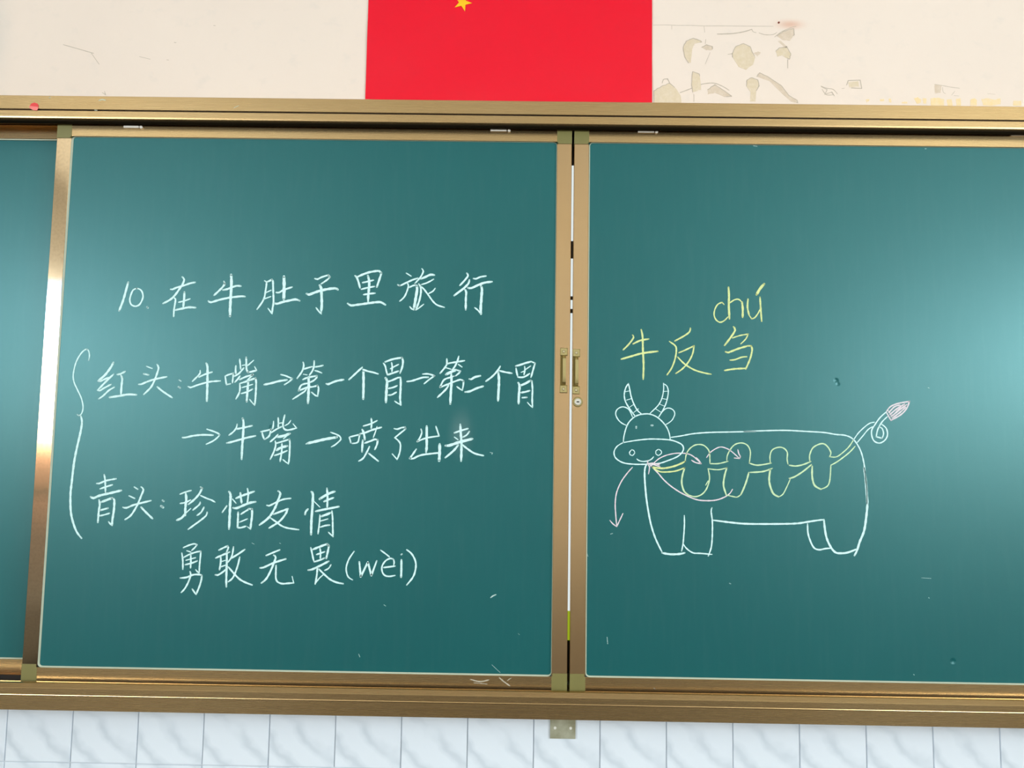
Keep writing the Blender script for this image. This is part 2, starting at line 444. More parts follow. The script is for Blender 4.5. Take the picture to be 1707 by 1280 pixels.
def patch(name, cr, s, material, parent, Y, lift=0.0003):
    pts = parse(s, cr); c = (sum(p[0] for p in pts) / len(pts), sum(p[1] for p in pts) / len(pts))
    dense = []
    for i in range(len(pts)):
        a, b_ = pts[i], pts[(i + 1) % len(pts)]
        for k_ in range(4):
            t = k_ / 4; j = 0.0 if k_ == 0 else random.uniform(-.5, .5)
            dense.append((a[0] + (b_[0] - a[0]) * t + j, a[1] + (b_[1] - a[1]) * t + j))
    if material.startswith('bare') and len(pts) > 4:
        v_, f_ = ribbon(dense[:int(len(dense) * .6)], 1.1, Y, lift + .0003)
        e_ = link('patch_edge', v_, f_, 'faint_scuff', parent); e_['kind'] = 'stuff'
    w_ = [P(x, y, Y) for x, y in dense]
    w_ = [(x, z) for x, _, z in w_]
    return link(name, *prism_xz(w_, Y - lift, Y + 0.001), material, parent)

# damage on the cream wall, right of the red sheet
A1 = (1080, 30, 5.0206); A2 = (1087, 0, 2.7532); A3 = (1420, 120, 5.9477)
for s in ('50,760 50,610 110,575 180,545 235,590 275,650 290,760', '340,375 310,330 295,250 320,195 380,170 440,190 450,202 390,215 370,260 365,320 360,375',
          '710,330 705,300 735,240 800,215 855,240 875,290 900,330 880,390 820,435 760,410', '1070,280 1100,250 1160,240 1195,300 1185,345 1150,330 1120,310 1085,325',
          '375,620 365,560 375,450 430,470 440,530 445,600', '825,570 830,520 870,500 920,520 930,570 905,610 900,700 855,700 860,620'):
    patch('peeled_patch', A1, s, 'bare_plaster', wall, WY)
for s in ('450,245 490,225 540,240 540,265 490,270', '885,295 920,280 945,290 920,320', '1080,150 1130,115 1220,90 1225,140 1190,190 1130,185',
          '910,490 935,460 1000,490 1120,570 1180,650 1250,690 1255,710 1200,700 1110,620 1020,530 940,500', '500,600 560,560 640,610 700,655 640,660 560,625 500,640',
          '1090,195 1110,190 1165,240 1150,250'):
    patch('peeled_patch', A1, s, 'bare_plaster_grey', wall, WY)
patch('peeled_patch', A3, '820,125 890,135 880,205 825,212', 'bare_plaster_grey', wall, WY)
patch('peeled_patch', A2, '900,378 945,372 950,398 905,400', 'bare_plaster', wall, WY)
for s in ('615,262 650,248 690,275 680,305 645,315', '780,262 850,255 915,270 915,335 785,335', '940,275 990,270 1000,335 950,335', '1035,265 1080,262 1080,335 1035,335',
          '1175,275 1215,258 1240,280 1235,335 1175,335', '1285,268 1350,262 1410,275 1475,262 1475,320 1400,335 1300,330', '1600,287 1680,285 1680,335 1600,335',
          '495,297 550,293 548,312 497,313', '135,275 175,268 170,285 150,305', '280,270 320,268 318,290 280,290', '365,265 390,262 392,300 370,300', '700,260 740,262 735,315 712,315'):
    patch('glue_mark', A3, s, 'glue_residue', wall, WY)
strokes('crack', A1, ['4:45,60 150,58 250,62 350,62 460,66 620,66 800,68 1050,70', '8:580,135 700,131 800,116 870,95', '5:870,95 880,115 905,122', '7:270,625 350,595 450,555 550,545 620,570 680,605',
        '5:930,125 980,140 1050,138 1080,120', '5:1060,160 1120,115 1200,80 1240,70', '5:485,180 480,215', '4:520,290 480,385', '5:385,640 385,700', '6:670,305 710,298', '6:120,545 130,515 165,510 180,540',
        '6:1170,350 1170,420', '4:200,65 200,95', '4:470,70 475,120', '5:1450,575 1500,600 1480,640 1540,620 1560,650', '4:1625,590 1645,588'], 'faint_scuff', wall, WY)['kind'] = 'stuff'
strokes('crack', A2, ['4:893,390 900,370 955,368 962,406 915,404', '3:775,395 800,405 830,410 850,430', '3:780,410 800,435 830,435'], 'faint_scuff', wall, WY)['kind'] = 'stuff'
strokes('crack', A3, ['5:820,122 900,135 980,150 1068,162', '4:900,150 905,200 930,215', '5:990,230 1020,190', '4:1010,235 1060,238', '3:1345,215 1420,222'], 'faint_scuff', wall, WY)['kind'] = 'stuff'
strokes('scuff', (0, 0, 2.7532), ['3:290,205 350,222 430,245', '3:420,245 455,295', '3:470,425 485,435 480,420', '2.5:640,260 690,272', '3:980,117 988,118', '3:800,195 808,196', '2.5:765,275 775,276'], 'faint_scuff', wall, WY)['kind'] = 'stuff'
nx, _, nz = P(1298, 38, WY)
nail = thing('nail', 'small rusty nail head in the cream wall above the peeled paint', 'nail', (nx, WY, nz))
link('nail_head', *disc_vf(0, 0, .0022, -.003, 0.004, 10, .0008), 'rust_metal', nail)

# ------------------------------------------------------------------ red sheet with stars (a national flag print)
FY = 0.0965
fx0 = P(609, 160, FY)[0]; fx1 = P(1087, 165, FY)[0]; fw = fx1 - fx0; fh = fw * 2 / 3
fzt = P(769, 5, FY)[2] + fh * 9 / 20
flag = thing('flag', 'red flag sheet with yellow stars on the wall above the chalkboard', 'flag', (fx0, FY, fzt - fh))
nxs, nzs = 24, 16
vv, ff = [], []
for j in range(nzs + 1):
    for i in range(nxs + 1):
        vv.append((fw * i / nxs, 0.0009 * math.sin(i * .45 + j * .2) * math.sin(j * .9), fh * j / nzs))
for j in range(nzs):
    for i in range(nxs):
        a = j * (nxs + 1) + i; ff.append((a, a + 1, a + nxs + 2, a + nxs + 1))
sh = link('sheet', vv, ff, 'red_sheet', flag, False)
so = sh.modifiers.new('t', 'SOLIDIFY'); so.thickness = 0.0008; so.offset = -1
def star(u, vpos, rad, ang, lab):
    pts = []
    for i in range(10):
        r_ = rad if i % 2 == 0 else rad * 0.382
        a = ang + i * math.pi / 5
        pts.append((u + r_ * math.cos(a), vpos + r_ * math.sin(a)))
    o = link('star', *prism_xz(pts, -0.0022, -0.0009), 'yellow_print', flag); o['label'] = lab
U = fw / 30
star(5 * U, fh - 5 * U, 3 * U, math.pi / 2, 'large yellow star')
for (a, c) in ((10, 2), (12, 4), (12, 7), (10, 9)):
    star(a * U, fh - c * U, 1.0 * U, math.atan2((c - 5), (5 - a)), 'small yellow star')

# ------------------------------------------------------------------ chalkboard carcass: rails + fixed boards
GX = 0.1165                                          # the joint between the two sliding panels
BX0, BX1 = GX - 2.0, GX + 2.0
def Z(v_): return CZ + v_
frame = thing('chalkboard', 'wide champagne aluminium chalkboard frame with top and bottom sliding rails', 'chalkboard', (0, 0, 0))
extrude_x('top_rail', [(WY - .001, Z(.7897)), (-.0285, Z(.7897)), (-.030, Z(.7885)), (-.030, Z(.7580)), (-.0292, Z(.7570)), (-.0265, Z(.7566)), (-.0265, Z(.7546)), (-.0292, Z(.7544)), (-.030, Z(.7535)),
    (-.030, Z(.7400)), (-.0290, Z(.7368)), (-.0265, Z(.7345)), (-.022, Z(.7332)), (-.016, Z(.7328)), (-.010, Z(.7328)), (-.008, Z(.7332)), (-.008, Z(.7500)), (WY - .001, Z(.7500))],
    BX0, BX1, 'alu_x', frame)
extrude_x('bottom_rail', [(TY - .0015, Z(-.5718)), (-.030, Z(-.5718)), (-.030, Z(-.5422)), (-.0306, Z(-.5416)), (-.0309, Z(-.5405)), (-.0306, Z(-.5394)), (-.030, Z(-.5388)), (-.030, Z(-.5268)), (-.0285, Z(-.5250)),
    (-.022, Z(-.5180)), (-.018, Z(-.5168)), (-.012, Z(-.5168)), (-.012, Z(-.5350)), (TY - .0015, Z(-.5350))][::-1], BX0, BX1, 'alu_x', frame)
extrude_x('lip_shade_strip', [(-.0250, Z(.7342)), (-.0250, Z(.7322)), (-.0215, Z(.7312)), (-.0095, Z(.7312)), (-.0085, Z(.7325)), (-.0085, Z(.7342))], BX0 + .03, BX1 - .03, 'lip_shade_black', frame)['label'] = 'black strip added for the shade under the top rail'  # added strip that paints the dark shade below the rail lip
extrude_x('groove_strip', [(-.02665, Z(.7566)), (-.0270, Z(.7560)), (-.0270, Z(.7550)), (-.02665, Z(.7546))], BX0, BX1, 'black_plastic', frame)  # black strip along the floor of the rail groove
for side in (-1, 1):
    xa = BX0 if side < 0 else BX1 - 0.03
    box('end_post', xa, xa + 0.03, -.026, WY - .001, Z(-.5350), Z(.7500), 'alu_z', frame, .001)
def pz(x, y, Y): return P(x, y, Y)[2]
def fixed_board(xa, xb, lab):
    fy = 0.040
    zt0, zb0 = pz(50, 231.5, fy), pz(20, 1098.5, fy)
    o = box('fixed_board', xa, xb, fy + .005, WY - .012, Z(-.535), Z(.75), 'board_green', frame); o['label'] = lab
    box('slot_shade_strip', xa, xb, fy + .002, fy + .0049, Z(-.5349), Z(-.519), 'black_plastic', o)  # added black strip, stands in for the shaded slot below the trim
    box('board_edge_trim', xa, xb, fy, fy + .0055, zt0, Z(.749), 'alu_x', o, .001)
    box('board_edge_trim', xa, xb, fy, fy + .0055, Z(-.5205), zb0, 'alu_x', o, .001)
    box('edge_bead', xa, xb, fy + .001, fy + .0065, zt0 - .0025, zt0, 'bead', o)
    box('edge_bead', xa, xb, fy + .001, fy + .0065, zb0, zb0 + .0025, 'bead', o)
fixed_board(BX0 + .03, -0.86, 'fixed green board set behind the sliding panels at the left')
fixed_board(1.09, BX1 - .03, 'fixed green board behind the right sliding panel')
# bracket under the bottom rail
bx0, bx1 = P(917, 1215, TY)[0], P(959, 1215, TY)[0]; bzb = P(938, 1230, TY)[2]
mb = link('mounting_bracket', *join([box_vf(bx0, bx1, TY - .0045, TY - .0012, bzb, Z(-.5722)), box_vf(bx0, bx1, TY - .05, TY - .0012, Z(-.575), Z(-.5722))]), 'galvanised', frame)
mb['label'] = 'small zinc-plated bracket screwed to the tiles below the bottom rail'
for (px, py) in ((925, 1212), (951, 1212.6)):
    s = P(px, py, TY)
    link('screw', *disc_vf(s[0], s[2], .0033, TY - .0068, TY - .0045, 14, .0012), 'screw_white', mb)

# ------------------------------------------------------------------ lit screen behind the joint
scr = thing('display_screen', 'lit white display screen glimpsed through the slit between the two sliding panels', 'screen', (0, 0, 0))
SY = 0.055
box('housing', -0.80, 1.03, SY + .002, WY - .012, Z(-.50), Z(.744), 'black_plastic', scr, .003)
zt1, zb1 = pz(955, 276, SY), pz(948, 1067, SY); zl = pz(948, 1018, SY)
box('lit_image', -0.76, 0.99, SY, SY + .004, zl, zt1, 'screen_white', scr)
o = box('lime_band', -0.76, 0.99, SY, SY + .004, zb1, zl, 'screen_lime', scr); o['label'] = 'lime green band along the bottom of the screen'
for (a, c) in ((402, 431), (494, 500), (515, 522)):
    box('dark_mark', 0.10, 0.145, SY - .0012, SY + .001, pz(953, c, SY), pz(953, a, SY), 'black_plastic', scr)

# ------------------------------------------------------------------ sliding panels
SF = 0.0045                                          # writing surface lies a little behind the frame face
PT, PB = Z(.7470), Z(-.5335)                         # panel top / bottom, hidden in the rails
ZG1, ZG0 = Z(.7035), Z(-.4890)                       # top / bottom edge of the green
SW = .0375                                           # width of a stile
def panel(x0, x1, label, painted_sheen=False):
    t = thing('sliding_chalkboard', label, 'chalkboard', ((x0 + x1) / 2, 0, PB))
    ox, oz = (x0 + x1) / 2, PB
    def B(name, a, b_, y0, y1, c, d, material, bev=0.0, parent=None):
        v_, f_ = box_vf(a - ox, b_ - ox, y0, y1, c - oz, d - oz, bev)
        return link(name, v_, f_, material, parent or t)
    B('writing_surface', x0 + SW - .004, x1 - SW + .004, SF, .019, ZG0 - .004, ZG1 + .004, 'board_green')
    B('frame_stile', x0, x0 + SW - .0035, 0, .021, PB + .031 + .0002, PT - .045, 'alu_painted_sheen' if painted_sheen else 'alu_z', .0009)
    B('frame_stile', x1 - SW + .0035, x1, 0, .021, PB + .031 + .0002, PT - .045, 'alu_z', .0009)
    B('frame_rail', x0 + .0315, x1 - .0315, 0, .021, ZG1 + .0025, PT, 'alu_x', .0009)
    B('frame_rail', x0 + .0315, x1 - .0315, 0, .021, PB, ZG0 - .0025, 'alu_x', .0009)
    for xa, s in ((x0, 1), (x1, -1)):
        for zc, q, hh in ((ZG1, 1, PT), (ZG0, -1, PB)):
            # olive corner piece with the inner corner cut off
            e1 = ZG1 - .0015 if q > 0 else ZG0 + .0045
            iv = [(0, hh), (.034, hh), (.034, zc + q * .003), (.0315, zc + q * .001), (SW - .0058, e1), (0, e1)]
            pts = [(xa + s * a - ox, zz - oz) for a, zz in iv]
            if s * q < 0: pts = pts[::-1]
            pts = pts[::-1]
            if q < 0: pass
            link('corner_cover', *prism_xz(pts, -.0006, .0212), 'olive_plastic', t)
    # pale bead all round the green, rounded corners
    r_ = .0065; a0, a1, c0, c1 = x0 + SW - .0035, x1 - SW + .0035, ZG0 - .0025, ZG1 + .0025
    def loop(ins, rr):
        out = []
        for cx_, cz_, st in ((a1 - ins - rr, c1 - ins - rr, 0), (a0 + ins + rr, c1 - ins - rr, 90), (a0 + ins + rr, c0 + ins + rr, 180), (a1 - ins - rr, c0 + ins + rr, 270)):
            for k_ in range(5):
                an = math.radians(st + 22.5 * k_); out.append((cx_ + rr * math.cos(an) - ox, cz_ + rr * math.sin(an) - oz))
        return out
    lo, li = loop(0, r_ + .0026), loop(.0026, r_); n = len(lo)
    li = [(x - ox + ox + (.0016 if x > (a1 - ox) - .02 else 0), z + (.0019 if z > (c1 - oz) - .02 else 0)) for x, z in li]
    vv = [(x, .0004, z) for x, z in lo] + [(x, SF - .0006, z) for x, z in li] + [(x, SF + .001, z) for x, z in li] + [(x, SF + .001, z) for x, z in lo]
    ff = []
    for i in range(n):
        j = (i + 1) % n
        for a_, b__ in ((0, 1), (1, 2), (2, 3), (3, 0)):
            ff.append((a_ * n + i, a_ * n + j, b__ * n + j, b__ * n + i))
    link('edge_bead', vv, ff, 'bead', t)
    # fill between bead corner and frame so no dark notch shows
    return t, ox, oz
def handle(t, ox, oz, xc, ztop, zbot, lab):
    pw = .0165; hp = .0175
    parts = []
    xh = xc - ox
    for (a, b_) in ((ztop - hp, ztop), (zbot, zbot + hp)):
        parts.append(box_vf(xh - pw / 2, xh + pw / 2, -.0042, 0.0, a - oz, b_ - oz, .0012))
    # bowed grip
    n = 10; w_ = .0045; path = []
    for i in range(n + 1):
        u = i / n; z_ = (ztop - hp) * (1 - u) + (zbot + hp) * u
        path.append((-.004 - .008 * math.sin(math.pi * u) ** 0.22 if 0 < i < n else -.003, z_ - oz))
    vv, ff = [], []
    for (y_, z_) in path:
        vv += [(xh - w_ * .6, y_, z_), (xh + w_, y_, z_), (xh + w_, y_ + .0035, z_), (xh - w_ * .6, y_ + .0035, z_)]
    for i in range(n):
        for k_ in range(4):
            a = i * 4 + k_; b__ = i * 4 + (k_ + 1) % 4
            ff.append((a, b__, b__ + 4, a + 4))
    ff += [(0, 3, 2, 1), (n * 4, n * 4 + 1, n * 4 + 2, n * 4 + 3)]
    parts.append((vv, ff))
    h_ = link('pull_handle', *join(parts), 'brass', t); h_['label'] = lab
    link('grip_shade_plate', *box_vf(xh - .0075, xh + .0045, -.0012, .0, zbot + hp - oz, ztop - hp - oz), 'shade_bronze', h_)  # dark back plate added for the shaded recess beside the grip
    for zz in (ztop - hp / 2, zbot + hp / 2):
        link('screw', *disc_vf(xh, zz - oz, .0036, -.0056, -.0042, 14, .001), 'brass_screw', h_)
p1, o1x, o1z = panel(-1.0785, GX - .0028, 'left sliding green chalkboard covered in white Chinese handwriting', True)
p2, o2x, o2z = panel(GX + .0028, 1.3115, 'right sliding green chalkboard with the chalk drawing of a cow')
hL = P(939.5, 617, 0); hR = P(960.3, 620, 0)
handle(p1, o1x, o1z, hL[0], pz(939, 580, 0), pz(939, 655, 0), 'brass pull handle left of the slit')
handle(p2, o2x, o2z, hR[0], pz(960, 582, 0), pz(960, 657, 0), 'brass pull handle right of the slit, above the lock')
lx_, _, lz_ = P(963, 670, 0)
lock = link('lock', *disc_vf(lx_ - o2x, lz_ - o2z, .0112, -.003, 0.0, 28, .0012), 'brass', p2)
link('lock_cylinder', *disc_vf(lx_ - o2x, lz_ - o2z, .0078, -.006, -.003, 24, .0008), 'steel', lock)
link('keyhole', *box_vf(lx_ - o2x - .0030, lx_ - o2x + .0030, -.0064, -.0058, lz_ - o2z - .0012, lz_ - o2z + .0012), 'keyhole_black', lock)
# pale guide clips peeping from under the top rail
for (t, ox, oz, px, w_) in ((p1, o1x, o1z, 835, 36), (p1, o1x, o1z, 222, 34), (p2, o2x, o2z, 1081, 36), (p2, o2x, o2z, 1704, 36)):
    c = P(px, 217.5 + (px - 835) * .009, -.004); hw = w_ / 2 / F * D
    ox_, oz_ = c[0] - ox, c[2] - oz
    link('guide_clip', *join([box_vf(ox_ - hw, ox_ + hw * .55, -.004, -.0005, oz_ - .0012, oz_ + .004, .0006), disc_vf(ox_ + hw * .78, oz_ + .0008, .0034, -.005, -.0005, 12, .0008)]), 'pale_clip', t)

# ------------------------------------------------------------------ handwriting
YB1 = SF
def put(panel_, ox, oz, o):
    """strokes come in world coordinates: hang them on their panel"""
    o.parent = panel_; o.location = (-ox, 0, -oz)
    return o
S9 = 9.4833
def wr(lab, cr, data, material='chalk_white', name='chalk_character', p=1, ws=0.96):
    o = strokes(name, cr, data, material, None, YB1, lab, ws)
    return put(*((p1, o1x, o1z) if p == 1 else (p2, o2x, o2z)), o)
A = (180, 440, S9); B_ = (340, 440, S9); C_ = (500, 440, S9); Dd = (650, 440, S9)
T_ = 'white chalk character %s in the title line'
wr('white chalk number 10 with a dot at the start of the title', A, ['36:320,290 290,400 245,560 200,680 175,740', '26:455,385 400,410 365,480 345,560 355,620 385,655 440,668 500,640 540,570 555,510 540,440 505,400 455,385', '36:618,680 632,692'], name='chalk_number')
wr(T_ % '在', A, ['30:990,400 1020,402 1080,375 1200,340 1300,305 1380,290', '32:1175,205 1205,245 1180,320 1140,380 1070,480 990,560 870,625', '28:1040,525 1068,555 1058,640 1045,720 1038,830', '24:1115,605 1200,585 1300,550', '36:1208,445 1205,540 1190,680', '34:1070,728 1170,705 1280,685 1385,690'])
wr(T_ % '牛', B_, ['32:315,275 330,310 290,370 220,440 160,495', '32:300,410 360,400 450,365 520,345 585,350', '33:70,585 110,605 250,565 390,535 500,520 600,510 650,515', '44:430,170 435,300 425,500 415,680 412,825'])
wr(T_ % '肚', B_, ['28:960,265 990,285 975,420 955,530 910,620 840,715', '30:990,285 1040,265 1075,245 1090,270 1095,420 1100,600 1085,700 1078,780', '22:1078,790 1050,750 1012,700', '26:985,450 1060,415', '26:960,550 1055,515', '50:1265,200 1268,350 1262,560', '30:1145,450 1190,450 1260,410 1395,365', '36:1110,620 1150,630 1250,600 1340,580 1450,560 1510,580'])
wr(T_ % '子', C_, ['28:235,230 280,240 340,210 450,175 475,205 430,250 335,315', '40:105,470 140,485 250,445 330,420 450,395 560,385 600,405', '42:310,335 335,380 342,500 345,650 335,760', '24:340,790 300,750 255,690'])
wr(T_ % '里', C_, ['32:870,185 900,215 930,300 950,380', '34:900,210 960,180 1080,135 1200,112 1255,112 1285,140 1260,230 1215,365', '28:990,295 1080,275 1165,255', '28:970,400 1070,375 1180,355', '28:1005,485 1100,470 1190,462', '38:1075,185 1095,280 1090,400 1080,500 1078,600', '36:755,625 810,655 900,645 1050,625 1200,605 1280,605 1350,645'])
wr(T_ % '旅', Dd, ['26:260,145 335,192', '28:125,330 155,345 250,300 350,255 440,225', '26:275,300 292,340 280,400 240,500 200,550 155,588', '28:305,370 370,340 410,335', '44:425,345 430,400 410,530 380,700', '26:380,725 345,710 315,675', '26:505,75 528,115 490,200 440,260 395,308', '36:490,235 560,205 640,170 705,175', '24:500,325 580,300 650,265 690,240', '30:455,315 485,360 490,450 470,560 440,650 410,725', '20:410,728 460,695 535,635', '24:610,468 680,430 715,385', '26:480,350 530,390 600,480 680,590 750,650 860,685'])
wr(T_ % '行', Dd, ['30:1215,145 1235,185 1180,260 1105,340', '34:1255,255 1240,310 1160,390 1080,450 1015,500', '34:1180,400 1205,440 1200,560 1198,725', '28:1320,230 1360,235 1430,205 1520,190', '36:1235,378 1290,380 1400,330 1500,295 1615,280', '42:1440,350 1455,400 1445,550 1435,700 1440,790', '24:1430,780 1390,730 1340,690'])
E_ = (100, 570, 3.7625)
wr('tall white chalk brace bracketing the two headings at the left', E_, ['8.5:180,115 185,85 178,52 160,47 130,75 100,130 84,200 88,250 110,300 135,355 145,410 135,450 118,462 108,455', '14:130,460 138,500 130,560 105,670 88,760 74,880 66,960 68,1060 82,1130 105,1190 135,1230'], name='chalk_brace')
Fr = (150, 590, S9); Gr = (300, 590, S9); Hr = (470, 590, S9); Ir = (580, 590, S9); Jr = (720, 590, S9)
T_ = 'white chalk character %s in the first line beside the brace'
wr(T_ % '红', Fr, ['36:370,135 330,210 240,330 130,425', '28:135,430 170,430 240,395 300,370', '30:375,320 320,370 220,470 120,575', '28:125,575 155,580 230,535 335,480', '28:385,525 300,575 210,660 140,710', '28:430,325 480,315 560,275', '34:490,335 510,390 500,500 490,640', '34:310,685 450,665 600,640 735,645'])
wr(T_ % '头', Fr, ['24:895,195 985,230', '34:850,315 925,330', '30:770,480 810,478 900,440 1020,400 1215,360', '30:1060,165 1085,220 1050,340 1010,440 960,530 850,640', '30:1065,520 1150,590 1300,690'])
wr('white chalk colon after the characters 红头', Fr, ['28:1410,410 1440,430', '34:1400,520 1425,535'], name='chalk_colon')
wr(T_ % '牛', Gr, ['26:320,260 320,300 290,340 195,435', '28:300,365 400,320 510,285', '28:130,515 165,530 280,490 400,455 500,435 640,425', '38:415,145 435,200 435,400 430,600 425,745'])
wr(T_ % '嘴', Gr, ['26:715,350 725,420 735,485 800,470', '26:715,350 760,330 845,305 840,360 830,455', '28:885,185 880,250 885,315', '26:945,80 955,180 960,240', '28:855,355 930,310 1010,220', '32:1048,55 1050,160 1055,250 1080,290 1130,280 1210,260', '26:1212,258 1180,200', '22:1165,100 1120,140 1070,185', '22:985,180 1035,172',
    '28:950,345 920,390 870,445', '28:945,405 1040,360 1155,325 1100,380 1060,420', '28:945,470 950,540 935,620 885,710', '30:950,465 1060,430 1195,380 1205,450 1200,600 1190,740 1180,810', '20:1180,810 1140,765 1100,715', '36:1080,430 1070,560 1055,755', '26:985,530 1150,480', '26:970,625 1060,600 1150,555'])
T2 = 'white chalk arrow between %s'
o = wr(T2 % '嘴 and the first 第 in the first line', Gr, ['34:1330,485 1450,460 1560,430 1690,410', '26:1595,325 1672,345 1777,390 1722,440 1652,485'], name='chalk_arrow')
wr('first white chalk character 第 in the first line, before 一', Hr, ['28:335,130 345,180 320,270 240,385', '26:345,240 420,215 480,200', '22:340,320 400,330', '28:510,110 505,200 480,270 435,335', '26:520,205 590,195 650,180', '24:520,262 570,275 630,300', '28:330,405 400,375 550,345 548,375 500,420 430,455', '28:430,458 310,490 265,580 330,555 400,525 480,520 560,500 580,540 565,665', '26:565,668 530,655 470,605', '42:420,365 425,480 420,620 412,780', '26:390,545 360,590 300,630 170,715'])
wr(T_ % '一', Hr, ['34:700,470 730,478 850,430 975,405'])
wr('first white chalk character 个, between 一 and 胃', Hr, ['30:1270,210 1200,275 1060,405', '28:1275,240 1350,270 1440,290 1520,315', '40:1288,265 1290,450 1285,710'])
wr('first white chalk character 胃, before the second arrow', Ir, ['26:560,145 590,190 605,260 625,330', '32:590,125 700,85 800,65 855,60 870,110 860,200 825,300', '26:690,135 700,200 695,280', '24:670,235 730,200 800,165', '30:625,330 700,305 800,270', '42:595,380 620,430 610,560 600,765', '30:620,440 700,415 790,375 830,370', '34:830,370 835,450 830,600 825,700 835,805', '22:830,800 790,780 740,745', '28:640,545 710,530 780,500', '28:640,650 690,645 765,605'])
wr(T2 % 'the first 胃 and the second 第', Ir, ['30:935,435 1010,425 1120,390 1190,370 1270,368', '26:1180,318 1270,315 1370,345 1290,400 1205,470'], name='chalk_arrow')
wr('second white chalk character 第 in the first line, before 二', Jr, ['28:235,75 235,160 200,220 130,305', '28:240,155 300,140 400,125 515,105', '24:215,215 300,240', '28:425,35 400,120 360,200 320,250', '28:420,165 475,205', '44:220,325 300,285 380,250', '28:380,250 450,270 430,300 375,345', '28:350,350 290,370 190,410 130,525 220,490 320,450 450,405 500,430 495,500 480,570', '24:480,575 440,550 395,515', '40:305,310 310,450 300,600 290,790', '30:265,490 220,560 90,685'])
wr(T_ % '二', Jr, ['34:590,395 620,400 680,365 765,345', '34:525,600 600,590 700,545 810,510'])
wr('second white chalk character 个, near the right end of the first line', Jr, ['30:1080,195 1040,260 960,350 855,430', '28:1060,262 1150,285 1265,305', '40:1048,290 1060,400 1055,550 1045,740'])
wr('second white chalk character 胃, last of the first line', Jr, ['32:1325,190 1400,170 1490,140 1570,120', '28:1570,120 1630,145 1600,250 1565,370', '28:1330,225 1340,290 1355,350', '24:1465,195 1470,250 1455,330', '22:1480,245 1560,190', '22:1410,290 1460,270', '28:1355,365 1450,365 1545,310', '38:1365,455 1385,500 1375,650 1370,785', '36:1395,500 1480,465 1560,420 1580,430', '28:1580,430 1590,560 1585,700 1590,840', '20:1590,845 1550,810 1510,765', '30:1410,610 1470,600 1545,580', '34:1430,690 1500,685'])
Kr = (290, 690, S9); Lr = (420, 690, S9); Mr = (560, 690, S9); Nr = (660, 690, S9)
T_ = 'white chalk character %s in the second line'
wr('white chalk arrow at the start of the second line', Kr, ['30:135,372 180,372 300,345 450,330 620,335', '26:520,240 640,280 705,310 722,330 690,370 620,425 510,478'], name='chalk_arrow')
wr(T_ % '牛', Kr, ['26:1000,160 985,220 940,280 870,335', '30:985,238 1080,220 1235,185', '32:835,458 900,445 1060,400 1150,375 1290,345', '38:1085,70 1100,130 1095,300 1080,500 1070,715'])
wr(T_ % '嘴', Lr, ['28:140,280 215,265 300,245 290,290 270,350 205,400', '28:160,290 175,350 195,400', '24:342,115 340,170 328,235', '26:415,60 418,130 415,215', '26:300,300 380,245 470,200', '22:420,150 490,135', '28:520,15 500,100 490,180 510,235 560,255 640,240 705,222', '24:705,222 650,155', '20:615,100 580,150 520,185', '28:410,325 370,370 290,440', '42:400,365 500,345 600,310', '26:560,340 500,390', '28:370,430 375,500 345,600 290,715', '28:375,465 480,435 590,400 600,450 595,620 585,740 575,790', '22:575,785 530,755 490,720', '28:475,470 470,600 445,750', '38:390,575 450,535 560,505', '28:360,655 450,625 555,580'])
wr('white chalk arrow in the middle of the second line, before 喷', Lr, ['28:855,472 960,450', '44:880,462 980,440 1150,400 1340,367', '24:1245,290 1330,320 1390,355 1405,400 1370,440 1310,490 1255,520'], name='chalk_arrow')
wr(T_ % '喷', Mr, ['26:210,370 225,410 235,455', '26:215,365 290,345 375,325 365,380 350,440 310,460 260,465', '26:435,190 550,155 650,105', '28:558,70 565,140 558,225', '30:385,310 450,300 580,250 720,210', '34:415,245 440,300 458,405', '20:650,200 625,280 590,375', '34:425,415 418,500 412,595', '30:455,460 540,430 620,400 660,410 650,480 615,560', '28:530,515 490,600 430,700 360,745', '30:520,625 590,680 670,745'])
wr(T_ % '了', Mr, ['26:920,230 970,240 1040,215 1095,210 1100,235 1010,310 930,375', '26:930,375 985,420 1020,480 1010,600 975,700 965,720', '22:965,715 925,670 890,630'])
wr(T_ % '出', Mr, ['26:1345,240 1358,290 1330,370 1285,435 1380,395 1450,375 1540,360 1630,348', '26:1630,348 1615,300 1580,195', '40:1435,190 1435,350 1435,500 1425,610', '30:1270,555 1220,630 1170,700 1220,705 1300,665 1400,640 1620,615', '46:1640,475 1640,560 1632,740'])
wr(T_ % '来', Nr, ['30:925,298 1020,265 1140,230', '28:925,365 980,405', '26:1160,275 1120,330 1060,365', '44:785,500 850,495 1000,445 1100,420 1210,392', '38:1018,165 1025,300 1035,450 1035,600 1030,745', '34:985,490 930,560 860,625 780,690', '30:1050,485 1150,565 1250,625 1385,658'])
Pr = (140, 780, S9); Qr = (290, 800, S9); Rr = (420, 800, S9)
T_ = 'white chalk character %s in the third line'
wr(T_ % '青', Pr, ['28:200,245 240,245 350,200 510,170', '28:255,330 340,300 450,265', '38:105,455 150,475 250,435 400,400 590,355', '28:320,105 335,200 340,380', '32:240,505 250,580 235,680 220,860', '38:270,540 350,510 440,475', '36:455,475 480,500 475,650 450,820 445,905', '28:440,905 410,875 390,850', '36:250,670 380,635', '26:250,755 320,740 405,715'])
wr(T_ % '头', Pr, ['28:795,300 850,335', '30:715,440 800,480', '30:615,620 670,630 800,580 1060,515', '30:905,300 940,340 900,450 850,570 790,680 730,760 650,815', '34:905,620 980,700 1085,800'])
wr('white chalk colon after the characters 青头', Pr, ['42:1243,512 1260,525', '46:1220,602 1250,622'], name='chalk_colon')
